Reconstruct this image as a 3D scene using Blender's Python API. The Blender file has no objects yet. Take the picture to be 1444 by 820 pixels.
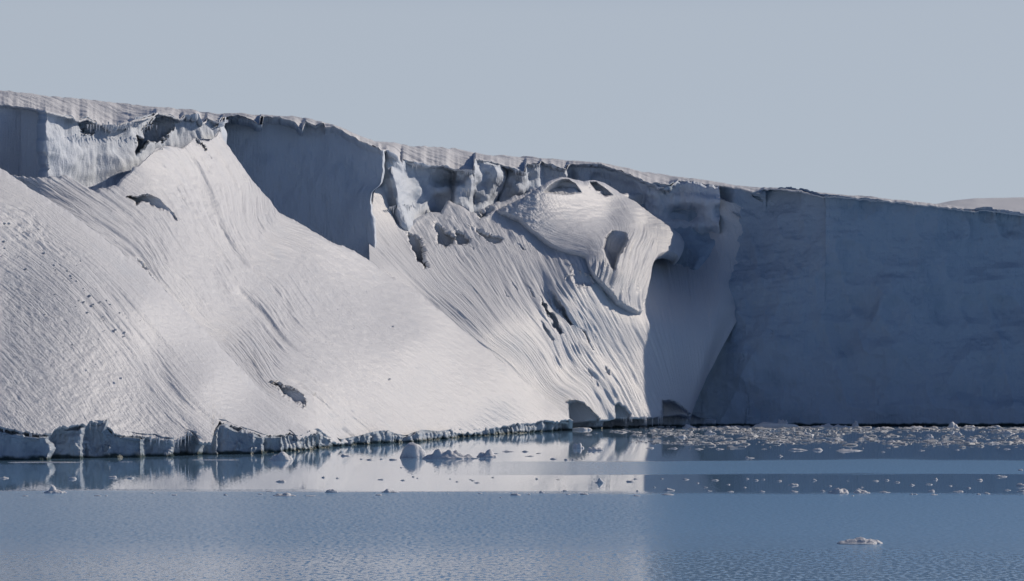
import bpy, math, random
import numpy as np

# ------------------------------------------------------------------ camera
F, CX, HY, CAMH = 4095.0, 722.0, 521.0, 10.0      # focal length / centre / horizon in photo pixels, eye height in m
scene = bpy.context.scene
col = scene.collection
cam_d = bpy.data.cameras.new('camera')
cam_d.sensor_width = 36.0
cam_d.lens = F / 1444.0 * 36.0
cam_d.shift_y = (HY - 410.0) / 1444.0
cam_d.clip_start = 1.0
cam_d.clip_end = 60000.0
cam = bpy.data.objects.new('camera', cam_d)
cam.location = (0, 0, CAMH)
cam.rotation_euler = (math.radians(90), 0, 0)
col.objects.link(cam)
scene.camera = cam

# ------------------------------------------------------------------ sky and sun
SUN_EL, SUN_BACK = 30.0, 27.0                      # elevation; degrees behind the picture's right-hand side
w = bpy.data.worlds.new('World')
scene.world = w
w.use_nodes = True
nt = w.node_tree
bg = nt.nodes['Background']
sky = nt.nodes.new('ShaderNodeTexSky')
sky.sky_type = 'NISHITA'
sky.sun_disc = False
sky.sun_elevation = math.radians(SUN_EL)
sky.sun_rotation = math.radians(90.0 - SUN_BACK)
sky.altitude = 0
sky.air_density = 0.55
sky.dust_density = 0.4
sky.ozone_density = 4.0
SKY_STRENGTH = 0.066
# thin pale haze low over the sea and ice, the same all round the horizon, thinning out upwards
tc = nt.nodes.new('ShaderNodeTexCoord')
sxyz = nt.nodes.new('ShaderNodeSeparateXYZ'); nt.links.new(tc.outputs['Generated'], sxyz.inputs[0])
hz = nt.nodes.new('ShaderNodeMapRange'); hz.interpolation_type = 'SMOOTHSTEP'
nt.links.new(sxyz.outputs[2], hz.inputs[0])
for i, v in ((1, 0.12), (2, 0.165), (3, 0.86), (4, 0.0)):
    hz.inputs[i].default_value = v
hm = nt.nodes.new('ShaderNodeMix'); hm.data_type = 'RGBA'
nt.links.new(hz.outputs[0], hm.inputs[0]); nt.links.new(sky.outputs[0], hm.inputs[6])
hm.inputs[7].default_value = (0.468 / SKY_STRENGTH, 0.522 / SKY_STRENGTH, 0.590 / SKY_STRENGTH, 1)
nt.links.new(hm.outputs[2], bg.inputs[0])
bg.inputs[1].default_value = SKY_STRENGTH
sun_d = bpy.data.lights.new('sun', 'SUN')
sun_d.energy = 3.0
sun_d.angle = math.radians(0.53)
sun_d.color = (1.0, 0.86, 0.70)
sun = bpy.data.objects.new('sun', sun_d)
col.objects.link(sun)
SUND = np.array([math.cos(math.radians(SUN_EL)) * math.cos(math.radians(SUN_BACK)),
                 math.cos(math.radians(SUN_EL)) * math.sin(math.radians(SUN_BACK)),
                 math.sin(math.radians(SUN_EL))])
from mathutils import Vector
sun.rotation_euler = Vector(SUND.tolist()).to_track_quat('Z', 'Y').to_euler()
scene.view_settings.view_transform = 'Standard'
scene.view_settings.look = 'None'
scene.view_settings.gamma = 1.0
scene.view_settings.use_curve_mapping = False
scene.view_settings.exposure = 0.0
scene.cycles.max_bounces = 6
scene.cycles.diffuse_bounces = 1
scene.cycles.use_denoising = True

# ------------------------------------------------------------------ numeric helpers
def _hash(ix, iy, seed):
    h = (ix.astype(np.int64) * 374761393 + iy.astype(np.int64) * 668265263 + seed * 1442695041) & 0xffffffff
    h = ((h ^ (h >> 13)) * 1274126177) & 0xffffffff
    h = ((h ^ (h >> 16)) * 2246822519) & 0xffffffff
    return ((h ^ (h >> 15)) & 0xffffff) / float(0xffffff)

def noise(x, y, seed=0):
    """gradient-like value noise, about -1..1"""
    x = np.asarray(x, float); y = np.asarray(y, float)
    ix = np.floor(x); iy = np.floor(y)
    fx = x - ix; fy = y - iy
    ux = fx * fx * fx * (fx * (fx * 6 - 15) + 10); uy = fy * fy * fy * (fy * (fy * 6 - 15) + 10)
    a = _hash(ix, iy, seed); b = _hash(ix + 1, iy, seed); c = _hash(ix, iy + 1, seed); d = _hash(ix + 1, iy + 1, seed)
    return 2 * ((a + (b - a) * ux) * (1 - uy) + (c + (d - c) * ux) * uy) - 1

def fbm(x, y, seed=0, octs=4, gain=0.5):
    s = 0; a = 1.0
    for i in range(octs):
        s = s + a * noise(x * 2.03 ** i + 17.1 * i, y * 2.03 ** i + 9.7 * i, seed + 31 * i); a *= gain
    return s

def sstep(a, b, x):
    t = np.clip((x - a) / (b - a), 0, 1)
    return t * t * (3 - 2 * t)

class TPS:
    """thin plate spline through scattered (x, y, value)"""
    def __init__(self, pts, reg=1e-4):
        p = np.array(pts, float)
        self.c = p[:, :2] / 100.0
        n = len(p)
        K = self.k(self.c[:, None, :] - self.c[None, :, :]) + np.eye(n) * reg
        P = np.c_[np.ones(n), self.c]
        A = np.zeros((n + 3, n + 3)); A[:n, :n] = K; A[:n, n:] = P; A[n:, :n] = P.T
        self.w = np.linalg.solve(A, np.r_[p[:, 2], 0, 0, 0])
    @staticmethod
    def k(d):
        r2 = (d * d).sum(-1) + 1e-12
        return 0.5 * r2 * np.log(r2)
    def __call__(self, x, y):
        x = np.asarray(x, float) / 100.0; y = np.asarray(y, float) / 100.0
        out = self.w[-3] + self.w[-2] * x + self.w[-1] * y
        for i, c in enumerate(self.c):
            r2 = (x - c[0]) ** 2 + (y - c[1]) ** 2 + 1e-12
            out = out + self.w[i] * 0.5 * r2 * np.log(r2)
        return out

def curve(pts):
    p = np.array(pts, float)
    return lambda x: np.interp(x, p[:, 0], p[:, 1])

def scurve(pts, k=3.0):
    """polyline smoothed over about k pixels"""
    p = np.array(pts, float)
    def f(x):
        s = 0
        for o, wt in ((-1, .25), (-.5, .5), (0, .5), (.5, .5), (1, .25)):
            s = s + wt * np.interp(np.asarray(x, float) + o * k, p[:, 0], p[:, 1])
        return s / 2.0
    return f

def world(px, py, Y):
    px, py, Y = np.broadcast_arrays(px, py, Y)
    return np.stack([(px - CX) / F * Y, Y, CAMH - (py - HY) / F * Y], -1)

def poly_sd(px, py, poly):
    """signed distance in pixels, positive inside"""
    p = np.array(poly, float); n = len(p)
    d2 = np.full(px.shape, 1e18); inside = np.zeros(px.shape, bool)
    for i in range(n):
        a = p[i]; b = p[(i + 1) % n]; e = b - a
        t = np.clip(((px - a[0]) * e[0] + (py - a[1]) * e[1]) / (e @ e + 1e-9), 0, 1)
        d2 = np.minimum(d2, (px - a[0] - t * e[0]) ** 2 + (py - a[1] - t * e[1]) ** 2)
        cnd = (a[1] > py) != (b[1] > py)
        xx = a[0] + (py - a[1]) / (b[1] - a[1] + 1e-12) * e[0]
        inside ^= cnd & (px < xx)
    d = np.sqrt(d2)
    return np.where(inside, d, -d)

def dent(px, py, Y, poly, k=0.85, extra=0.0, soft=3.2, rag=2.6, seed=3):
    """cut a hollow: inside the outline the sheet steps back to a steep face at about the outline's farthest depth"""
    p = np.array(poly, float)
    x0, y0 = p.min(0) - 6; x1, y1 = p.max(0) + 6
    m = (px > x0) & (px < x1) & (py > y0) & (py < y1)
    if not m.any():
        return Y
    qx = px[m] + rag * fbm(px[m] * .13, py[m] * .13, seed, 3); qy = py[m] + rag * fbm(px[m] * .13 + 50, py[m] * .13, seed + 1, 3)
    sd = poly_sd(qx, qy, poly)
    Y = Y.copy()
    yi = Y[m]
    if not (sd > 0).any():
        return Y
    Yt = np.quantile(yi[sd > 0], .97)
    Y[m] = yi + sstep(0, soft, sd) * (np.clip(Yt - yi, 0, None) * k + extra)
    return Y

def grid_mesh(name, P, uv=None, mat=None, flip=False, smooth=True):
    """P: (rows, cols, 3)"""
    R, C = P.shape[:2]
    me = bpy.data.meshes.new(name)
    me.vertices.add(R * C)
    me.vertices.foreach_set('co', P.reshape(-1).astype(np.float32))
    idx = np.arange(R * C).reshape(R, C)
    q = np.stack([idx[:-1, :-1], idx[1:, :-1], idx[1:, 1:], idx[:-1, 1:]], -1).reshape(-1, 4)
    if flip:
        q = q[:, ::-1]
    nf = len(q)
    me.loops.add(nf * 4); me.polygons.add(nf)
    me.loops.foreach_set('vertex_index', q.reshape(-1).astype(np.int32))
    me.polygons.foreach_set('loop_start', (np.arange(nf) * 4).astype(np.int32))
    me.polygons.foreach_set('loop_total', np.full(nf, 4, np.int32))
    if uv is not None:
        lay = me.uv_layers.new(name='UVMap')
        lay.data.foreach_set('uv', uv.reshape(-1, 2)[q.reshape(-1)].reshape(-1).astype(np.float32))
    me.update(calc_edges=True)
    me.polygons.foreach_set('use_smooth', np.full(nf, smooth, bool))
    if mat:
        me.materials.append(mat)
    return me

def normals(P):
    du = np.gradient(P, axis=1); dv = np.gradient(P, axis=0)
    n = np.cross(dv, du)
    n /= np.linalg.norm(n, axis=-1, keepdims=True) + 1e-12
    return n

def structure(name, me):
    o = bpy.data.objects.new(name, me)
    o['kind'] = 'structure'
    col.objects.link(o)
    return o

# ------------------------------------------------------------------ materials
def mat_new(name):
    m = bpy.data.materials.new(name); m.use_nodes = True
    return m, m.node_tree, m.node_tree.nodes['Principled BSDF']

def N(nt, t, **k):
    n = nt.nodes.new(t)
    for a, v in k.items():
        setattr(n, a, v)
    return n

def mixc(nt, fac, a, b):
    n = N(nt, 'ShaderNodeMix', data_type='RGBA')
    for sock, v in ((n.inputs[0], fac), (n.inputs[6], a), (n.inputs[7], b)):
        if hasattr(v, 'links'):
            nt.links.new(v, sock)
        else:
            sock.default_value = v
    return n.outputs[2]

def ramp(nt, x, a, b):
    n = N(nt, 'ShaderNodeMapRange', interpolation_type='SMOOTHSTEP')
    nt.links.new(x, n.inputs[0]); n.inputs[1].default_value = a; n.inputs[2].default_value = b
    return n.outputs[0]

def ice_material(name, snow, ice, icemix, rough, spec, bump, streak, wet=True):
    """snow over glacier ice: fine grain, drawn-out relief along the UV's V axis, dark wet band at the waterline"""
    m, nt, b = mat_new(name)
    L = nt.links
    geo = N(nt, 'ShaderNodeNewGeometry'); uv = N(nt, 'ShaderNodeUVMap')
    n1 = N(nt, 'ShaderNodeTexNoise'); n1.inputs['Scale'].default_value = 0.16; n1.inputs['Detail'].default_value = 7
    L.new(geo.outputs['Position'], n1.inputs['Vector'])
    fac = ramp(nt, n1.outputs[0], 0.62 - icemix, 0.9 - icemix)
    c = mixc(nt, fac, snow + (1,), ice + (1,))
    if wet:
        sp = N(nt, 'ShaderNodeSeparateXYZ'); L.new(geo.outputs['Position'], sp.inputs[0])
        nz = N(nt, 'ShaderNodeTexNoise'); nz.inputs['Scale'].default_value = 0.5; L.new(geo.outputs['Position'], nz.inputs['Vector'])
        ad = N(nt, 'ShaderNodeMath', operation='MULTIPLY_ADD'); L.new(nz.outputs[0], ad.inputs[0]); ad.inputs[1].default_value = -1.0
        L.new(sp.outputs[2], ad.inputs[2])
        wf = ramp(nt, ad.outputs[0], 0.05, -0.35)
        c = mixc(nt, wf, c, (0.035, 0.06, 0.065, 1))
    L.new(c, b.inputs['Base Color'])
    b.inputs['Roughness'].default_value = rough
    b.inputs['Specular IOR Level'].default_value = spec
    b.inputs['IOR'].default_value = 1.31
    # relief: grain + streaks
    g = N(nt, 'ShaderNodeTexNoise'); g.inputs['Scale'].default_value = 4.2; g.inputs['Detail'].default_value = 4; g.inputs['Roughness'].default_value = 0.65
    L.new(geo.outputs['Position'], g.inputs['Vector'])
    mp = N(nt, 'ShaderNodeMapping'); L.new(uv.outputs[0], mp.inputs[0]); mp.inputs['Scale'].default_value = (3.0, 0.22, 1)
    s = N(nt, 'ShaderNodeTexNoise', noise_dimensions='2D'); s.inputs['Scale'].default_value = 1.0; s.inputs['Detail'].default_value = 5; s.inputs['Roughness'].default_value = 0.6
    L.new(mp.outputs[0], s.inputs['Vector'])
    mul = N(nt, 'ShaderNodeMath', operation='MULTIPLY'); L.new(s.outputs[0], mul.inputs[0]); mul.inputs[1].default_value = streak
    mad = N(nt, 'ShaderNodeMath', operation='MULTIPLY_ADD'); L.new(g.outputs[0], mad.inputs[0]); mad.inputs[1].default_value = bump; L.new(mul.outputs[0], mad.inputs[2])
    bp = N(nt, 'ShaderNodeBump'); bp.inputs['Strength'].default_value = 1.0; bp.inputs['Distance'].default_value = 1.0
    L.new(mad.outputs[0], bp.inputs['Height']); L.new(bp.outputs[0], b.inputs['Normal'])
    return m

SNOW = (0.71, 0.745, 0.81); ICE = (0.60, 0.70, 0.82)
M_slope = ice_material('snow_on_slope', SNOW, (0.66, 0.71, 0.79), 0.08, 0.36, 0.85, 0.10, 0.16)
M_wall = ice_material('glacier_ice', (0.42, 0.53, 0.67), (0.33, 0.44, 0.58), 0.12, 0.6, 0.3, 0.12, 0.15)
M_cliff = ice_material('broken_cliff_ice', (0.66, 0.74, 0.86), (0.54, 0.64, 0.78), 0.10, 0.55, 0.4, 0.12, 0.15)
M_foot = ice_material('wet_shaded_foot_ice', (0.46, 0.53, 0.62), (0.24, 0.31, 0.38), 0.12, 0.35, 0.5, 0.06, 0.10)  # wet ice, its colour also darkened for the shade under the overhang
M_plate = ice_material('windblown_snow', SNOW, (0.72, 0.78, 0.86), 0.05, 0.6, 0.3, 0.04, 0.12, wet=False)
M_brash = ice_material('brash_fragments', (0.55, 0.57, 0.60), (0.40, 0.46, 0.52), 0.15, 0.5, 0.4, 0.08, 0.0, wet=False)
M_floe = ice_material('floe_ice', SNOW, (0.62, 0.74, 0.84), 0.10, 0.45, 0.5, 0.10, 0.0, wet=False)

# ------------------------------------------------------------------ traced curves of the ice front (photo pixels)
SHORE_Y = curve([(-200, 651), (0, 649), (60, 648), (130, 646), (200, 645), (260, 642.5), (320, 641), (380, 639), (440, 635), (475, 630), (520, 626.5),
                 (580, 624), (640, 618), (700, 613.5), (760, 610), (803, 606.5), (812, 605), (860, 604), (905, 602.5), (960, 601.3), (1000, 601), (2200, 601)])
SHORE = lambda px: F * CAMH / (SHORE_Y(px) - HY)
EDGE = curve([(-200, 603), (0, 603.4), (18, 608), (36, 612), (56, 614), (72, 613), (77, 606), (86, 603), (101, 601.6), (119, 600.7), (126, 596), (133, 597),
              (144, 597), (153, 603), (162, 611.5), (171, 614), (189, 615), (207, 617), (216, 617), (230, 620.5), (247, 622), (257, 617), (262, 615), (264, 610),
              (277, 613), (281, 621), (299, 624), (302, 608), (309, 596), (318, 597), (331, 604), (349, 609), (371, 617), (387, 616), (399, 614), (408, 611),
              (420, 620), (432, 616), (448, 609), (462, 620), (482, 625), (500, 621), (520, 615), (540, 612), (558, 617), (572, 619), (594, 611), (617, 613), (641, 610),
              (666, 611), (702, 603), (729, 600), (765, 595), (792, 595), (804, 594), (835, 592), (851, 591), (872, 589.5), (916, 589), (945, 586), (960, 584), (972, 586), (985, 594), (1100, 598)])

LOBE0_TOP = [(-150, 120), (-60, 192), (0, 235), (50, 268), (100, 300), (150, 337), (200, 375), (240, 418), (300, 480), (360, 545), (400, 583), (440, 612), (447, 616)]
LOBE1_TOP = [(-100, 240), (0, 246), (40, 252), (60, 252), (90, 249), (112, 255), (135, 268), (165, 262), (190, 235), (226, 200), (236, 199), (262, 202), (268, 196), (285, 192), (293, 196),
             (303, 190), (311, 176), (316, 190), (330, 212), (345, 232), (362, 254), (378, 273), (395, 300), (420, 312), (445, 325), (470, 340), (500, 352), (530, 372), (545, 384), (590, 412),
             (650, 462), (700, 505), (750, 548), (790, 582), (806, 596)]

def patch(px, top, bot, depth, rows, dents=(), sfn=None, disp=None, rnd=None, skirt=None, curl=None, name='p', mat=None, rag=0.0, ragseed=1):
    """one sheet of the ice front: columns follow photo columns, rows run from the traced top edge to the traced bottom edge"""
    px = np.asarray(px, float)
    yt = top(px) + rag * fbm(px * .12, px * 0 + 3, ragseed, 4); yb = np.maximum(bot(px), yt + 0.4)
    v = np.linspace(0, 1, rows)[:, None]
    PX = np.repeat(px[None, :], rows, 0); PY = yt + (yb - yt) * v
    Y = depth(PX, PY); Ybase = Y
    for d in dents:
        Y = dent(PX, PY, Y, **d)
    calm = 1 - .8 * sstep(.15, .9, Y - Ybase)
    if rnd:
        wpx, r = rnd
        t = np.clip((PY - yt) / wpx, 0, 1)
        Y = Y + r * (1 - np.sqrt(np.clip(1 - (1 - t) ** 2, 0, 1)))
    P = world(PX, PY, Y)
    s, t = sfn(PX, PY) if sfn else (PX * .1, PY * .1)
    if disp is not None:
        P = P + normals(P) * (disp(PX, PY, s, t) * calm)[..., None]
    uv = np.stack([s, t], -1)
    if skirt:
        n, back, drop = skirt
        k = np.arange(n, 0, -1)[:, None, None] / n
        off = np.concatenate([0 * k, back * k, -drop * k ** 1.6], -1)
        P = np.concatenate([P[:1] + off, P], 0); uv = np.concatenate([np.repeat(uv[:1], n, 0), uv], 0)
    if curl:
        n, back, drop = curl
        k = np.arange(1, n + 1)[:, None, None] / n
        off = np.concatenate([-.25 * back * k, back * k, -drop * np.sin(k * math.pi * .8)], -1)
        P = np.concatenate([P, P[-1:] + off], 0); uv = np.concatenate([uv, np.repeat(uv[-1:], n, 0)], 0)
    return structure(name, grid_mesh(name, P, uv, mat)), P

def flow(lines):
    pts = []
    for s, l in lines:
        a = np.array(l, float)
        pts += [(x, y, s) for x, y in a]
    f = TPS(pts, 1e-3)
    return lambda x, y: (f(x, y), y * .1)

def streaks(s, t, seed, amp=0.25, f0=0.45, stretch=11.0, octs=5, gain=0.55):
    d = 0; a = amp
    s = s + .45 * noise(s * .11, t * .05, seed + 201) + .10 * noise(s * .5, t * .2, seed + 202)
    for i in range(octs):
        f = f0 * 1.85 ** i
        st = stretch / (1 + .08 * i)
        m = .25 + 1.5 * sstep(-.4, .7, noise(s * f * .3 + 7.7, t * f / st * .8, seed + 301 + i))
        d = d + a * m * noise(s * f + 3.7 * i, t * f / st + 1.3 * i, seed + 13 * i); a *= gain
    return d

# ------------------------------------------------------------------ snow slopes
lobe0_top = scurve(LOBE0_TOP, 10)
Y0 = TPS([(-150, 640, 312), (-150, 350, 334), (-150, 120, 362), (0, 605, 319.5), (0, 560, 324), (0, 500, 330.8), (0, 400, 342), (0, 300, 352), (0, 235, 361), (130, 600, 327), (120, 480, 339), (110, 400, 348), (100, 300, 363),
          (210, 615, 332), (210, 500, 347), (200, 430, 354), (200, 375, 365), (300, 605, 340.5), (290, 540, 350), (300, 480, 366), (370, 617, 347), (360, 545, 365), (440, 612, 359)], 1e-3)
s0 = flow([(0, [(-60, 192), (0, 235), (100, 300), (200, 375), (300, 480), (360, 545), (440, 610)]),
           (-6, [(-60, 240), (40, 300), (120, 365), (200, 450), (270, 540), (350, 610)]),
           (-11, [(-60, 290), (20, 345), (90, 400), (160, 480), (220, 560), (270, 612)]),
           (-19, [(-60, 380), (0, 420), (60, 480), (120, 550), (160, 610)]),
           (-27, [(-60, 500), (0, 560), (40, 612)])])
def d0(px, py, s, t):
    ridge = np.exp(-((s + 9.0) / 3.2) ** 2) * sstep(380, 470, py)
    band = np.exp(-((s + 8.0) / 2.6) ** 2) * sstep(420, 330, py)
    rough = 0.30 + 0.7 * sstep(-.1, .5, fbm(s * .12, t * .03, 77, 3))
    left = sstep(-9, -15, s)
    d = streaks(s, t, 5, .05, 1.0, 10, 4, .78) * rough * (1 - .65 * left) + streaks(s, t, 15, .26, .8, 9, 4) * ridge
    d = d + left * .06 * fbm(s * .9 + t * .5, t * 1.2, 8, 5, .65) + .02 * fbm(s * 3.1, t * 3.1, 9, 2) + .3 * fbm(s * .08, t * .04, 4, 2)
    d = d + band * .22 * np.abs(fbm(s * 1.2, t * .9, 21, 4))
    return d
lobe0, _ = patch(np.arange(-150, 447.5, 1.0), lobe0_top, lambda x: EDGE(x) + 1.2 * noise(x * .4, x * 0, 9) + 1.2 * noise(x * .13, x * 0, 6), Y0, 420,
                 sfn=s0, disp=d0, rnd=(14, 2.0), skirt=(6, 9, 5), curl=(3, 1.6, .3), name='snow_slope', mat=M_slope, rag=1.2)

lobe1_top = scurve(LOBE1_TOP, 3)
Y1 = TPS([(-100, 246, 386), (0, 246, 386), (90, 252, 388), (150, 268, 391), (230, 200, 408), (310, 180, 432), (340, 232, 431), (395, 300, 433), (460, 328, 440), (545, 384, 450), (650, 462, 458), (750, 548, 466), (806, 596, 469),
          (800, 580, 469), (760, 590, 461), (700, 600, 443), (700, 560, 447), (640, 608, 421), (600, 560, 420), (600, 480, 434), (500, 622, 382), (540, 612, 391), (520, 520, 406), (500, 430, 424), (440, 612, 363), (430, 500, 391), (400, 400, 410),
          (300, 490, 372), (300, 400, 390), (300, 300, 409), (200, 385, 372), (200, 300, 391), (100, 310, 375), (0, 245, 380), (0, 330, 366), (-100, 200, 388)], 1e-3)
s1 = flow([(0, [(0, 245), (100, 305), (200, 380), (300, 483), (360, 548), (440, 612)]),
           (7, [(100, 255), (150, 290), (230, 375), (300, 455), (380, 535), (480, 615)]),
           (14, [(180, 250), (230, 290), (300, 375), (360, 445), (430, 515), (540, 610)]),
           (20, [(255, 205), (300, 290), (350, 370), (420, 450), (520, 540), (600, 605)]),
           (26, [(305, 190), (350, 270), (410, 355), (480, 430), (580, 520), (680, 600)]),
           (34, [(395, 302), (460, 328), (545, 386), (650, 462), (750, 548), (806, 596)])])
def d1(px, py, s, t):
    rough = 0.35 + 0.65 * sstep(-.45, .3, fbm(s * .16, t * .035, 71, 3))
    smooth = 1 - .42 * sstep(28, 31, s) - .5 * np.exp(-((s - 24) / 2.0) ** 2)
    d = (streaks(s, t, 25, .085, .9, 11, 4, .80) + .05 * noise(s * .45, t * .05, 26) + .06 * noise(s * 2.6, t * .25, 27) + .07 * fbm(s * .9, t * .45, 28, 3) * sstep(-.1, .4, noise(s * .12, t * .09, 29))) * rough * smooth + .5 * fbm(s * .10, t * .03, 14, 2)
    d = d + .035 * fbm(s * 2.4, t * 1.6, 41, 3)
    d = d - .35 * sstep(.45, .8, noise(s * .5, t * .09, 55)) * smooth * rough
    return d
H1 = [dict(poly=[(178, 277), (195, 274), (215, 274), (228, 279), (236, 290), (246, 300), (254, 314), (244, 308), (228, 296), (210, 290), (192, 288)], k=.95),
      dict(poly=[(378, 536), (396, 541), (420, 550), (438, 560), (428, 573), (412, 566), (396, 552)], k=.95),
      dict(poly=[(188, 362), (198, 367), (209, 377), (206, 386), (214, 393), (230, 408), (239, 424), (228, 416), (212, 398), (200, 384)], k=.95),
      dict(poly=[(258, 434), (266, 440), (272, 450), (290, 470), (280, 464), (266, 450)], k=.95),
      dict(poly=[(270, 193), (280, 196), (292, 208), (302, 222), (296, 220), (284, 207)], k=.6)]
lobe1, _ = patch(np.arange(-100, 807, 1.0), lobe1_top, lambda x: np.where(x < 430, np.minimum(lobe0_top(x) + 26, EDGE(x)), EDGE(x) + 1.4 * noise(x * .35, x * 0, 19) + 1.4 * noise(x * .12, x * 0, 16)), Y1, 400,
                 dents=H1, sfn=s1, disp=d1, rnd=(5, 1.2), skirt=(6, 10, 6), curl=(3, 1.6, .3), name='snow_slope', mat=M_slope, rag=1.0, ragseed=4)

LOBE2_TOP = [(522, 300), (526, 272), (530, 264), (537, 262), (542, 270), (546, 286), (549, 294), (556, 312), (574, 320), (590, 308), (604, 300), (622, 304), (632, 288), (642, 293), (660, 303), (672, 308), (690, 294), (705, 286), (720, 280), (745, 268),
             (775, 262), (820, 262), (880, 275), (920, 275), (960, 272), (1000, 274), (1049, 284)]
lobe2_top = scurve(LOBE2_TOP, 2)
lobe2_bot = curve([(522, 380), (545, 395), (650, 472), (750, 558), (790, 596), (804, 597), (835, 592), (851, 591), (872, 589.5), (916, 589), (945, 586), (960, 584), (980, 590), (985, 592), (1000, 560), (1020, 520), (1049, 440)])
Y2 = TPS([(522, 300, 480), (535, 270, 486), (540, 380, 462), (570, 330, 486), (600, 302, 495), (640, 300, 499), (690, 300, 503), (745, 318, 502), (775, 342, 500), (829, 362, 497), (850, 395, 494), (872, 424, 496), (890, 436, 498.5), (917, 450, 503),
          (760, 268, 514), (840, 268, 522), (890, 300, 540), (940, 285, 546), (955, 355, 541), (935, 405, 523), (1000, 285, 540), (1000, 390, 530), (1048, 290, 534), (1048, 430, 524),
          (600, 420, 466), (650, 400, 478), (700, 390, 485), (650, 472, 462), (700, 460, 470), (760, 400, 487), (750, 550, 469), (780, 500, 479), (800, 600, 471), (830, 470, 487), (850, 540, 485), (860, 590, 483), (900, 490, 497), (910, 585, 491),
          (940, 560, 499), (970, 585, 504), (960, 450, 512), (985, 590, 510), (1020, 520, 516)], 1e-3)
s2 = flow([(-1, [(500, 340), (600, 428), (700, 508), (806, 602)]),
           (6, [(545, 300), (620, 405), (700, 482), (770, 552), (820, 606)]),
           (12, [(610, 305), (670, 395), (735, 475), (790, 545), (840, 606)]),
           (18, [(690, 310), (735, 390), (785, 465), (830, 535), (872, 602)]),
           (24, [(760, 300), (800, 385), (842, 460), (880, 530), (912, 600)]),
           (30, [(830, 300), (870, 400), (902, 470), (928, 530), (955, 595)]),
           (37, [(930, 310), (950, 400), (965, 480), (980, 560), (990, 600)])])
def d2(px, py, s, t):
    mid = np.exp(-((s - 20.0) / 5.5) ** 2) * sstep(360, 410, py)
    right = sstep(20, 26, s) * sstep(940, 900, px)
    sink = sstep(1012, 1049, px + .25 * (py - 420) * sstep(420, 440, py))
    top = sstep(390, 340, py) * sstep(5, 9, s)
    shade = sstep(930, 960, px)
    d = streaks(s, t, 35, .07, .95, 11, 4, .80) * (1 - .6 * shade) + streaks(s, t, 45, .28, .7, 9, 4, .7) * mid + streaks(s, t, 47, .12, 1.3, 14, 3, .7) * right
    d = d + top * .14 * fbm(s * .8, t * .6, 51, 4) + .5 * fbm(s * .12, t * .05, 24, 2)
    return d - 2.5 * sink
def hollow(p, k=.88, extra=.15, **kw):
    return dict(poly=p, k=k, extra=extra, **kw)
H2 = [hollow([(573, 326), (580, 328), (596, 336), (597, 350), (600, 366), (604, 380), (598, 384), (588, 370), (580, 355), (574, 340)]),
      hollow([(606, 312), (618, 316), (628, 326), (640, 331), (639, 345), (628, 352), (614, 346), (613, 330)]),
      hollow([(640, 318), (648, 328), (664, 336), (663, 344), (654, 350), (642, 349), (640, 336)]),
      hollow([(659, 318), (672, 325), (688, 328), (700, 332), (712, 340), (702, 347), (694, 350), (684, 342), (670, 334)]),
      hollow([(722, 340), (732, 344), (744, 350), (741, 352), (730, 347)]),
      hollow([(662, 349), (670, 351), (668, 357), (663, 354)]),
      hollow([(690, 292), (698, 293), (699, 302), (690, 306), (676, 312), (668, 306), (678, 302)]),
      # torn grooves down the middle of the slope
      hollow([(756, 414), (762, 416), (768, 425), (772, 433), (780, 444), (788, 462), (795, 470), (788, 472), (778, 458), (768, 440)]),
      hollow([(771, 404), (777, 406), (784, 418), (795, 430), (802, 446), (808, 458), (802, 458), (792, 440), (780, 424)]),
      hollow([(760, 450), (768, 458), (778, 474), (786, 482), (776, 482), (766, 468)]),
      hollow([(815, 462), (822, 464), (832, 480), (838, 494), (850, 510), (846, 512), (834, 498), (824, 482)]),
      hollow([(852, 515), (858, 516), (862, 526), (866, 535), (858, 532), (853, 524)]),
      hollow([(828, 516), (834, 524), (842, 536), (852, 550), (842, 544), (832, 530)]),
      hollow([(740, 400), (748, 410), (756, 424), (748, 420)]),
      hollow([(700, 398), (708, 408), (722, 424), (714, 420)]),
      hollow([(716, 392), (722, 398), (732, 412), (724, 408)]),
      hollow([(790, 360), (800, 366), (815, 378), (832, 385), (836, 398), (826, 408), (812, 404), (800, 386)], .35, 0, soft=6, rag=5),
      # sea caves at the foot
      hollow([(800, 615), (801, 567), (806, 565), (812, 564), (823, 568), (835, 579), (845, 588), (848, 615)], .9, 2.0, rag=.8),
      hollow([(867, 612), (866, 571), (872, 568), (882, 573), (889, 584), (890, 612)], .9, 1.5, rag=.8),
      hollow([(932, 612), (933, 565), (947, 566), (960, 573), (972, 584), (975, 612)], .9, 1.5, rag=.8)]
lobe2, _ = patch(np.arange(522, 1049, 1.0), lobe2_top, lobe2_bot, Y2, 340, dents=H2, sfn=s2, disp=d2, rnd=(4, 1.5), skirt=(6, 12, 7), curl=(3, 1.6, .3), name='snow_slope', mat=M_slope, rag=1.6, ragseed=14)

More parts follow.
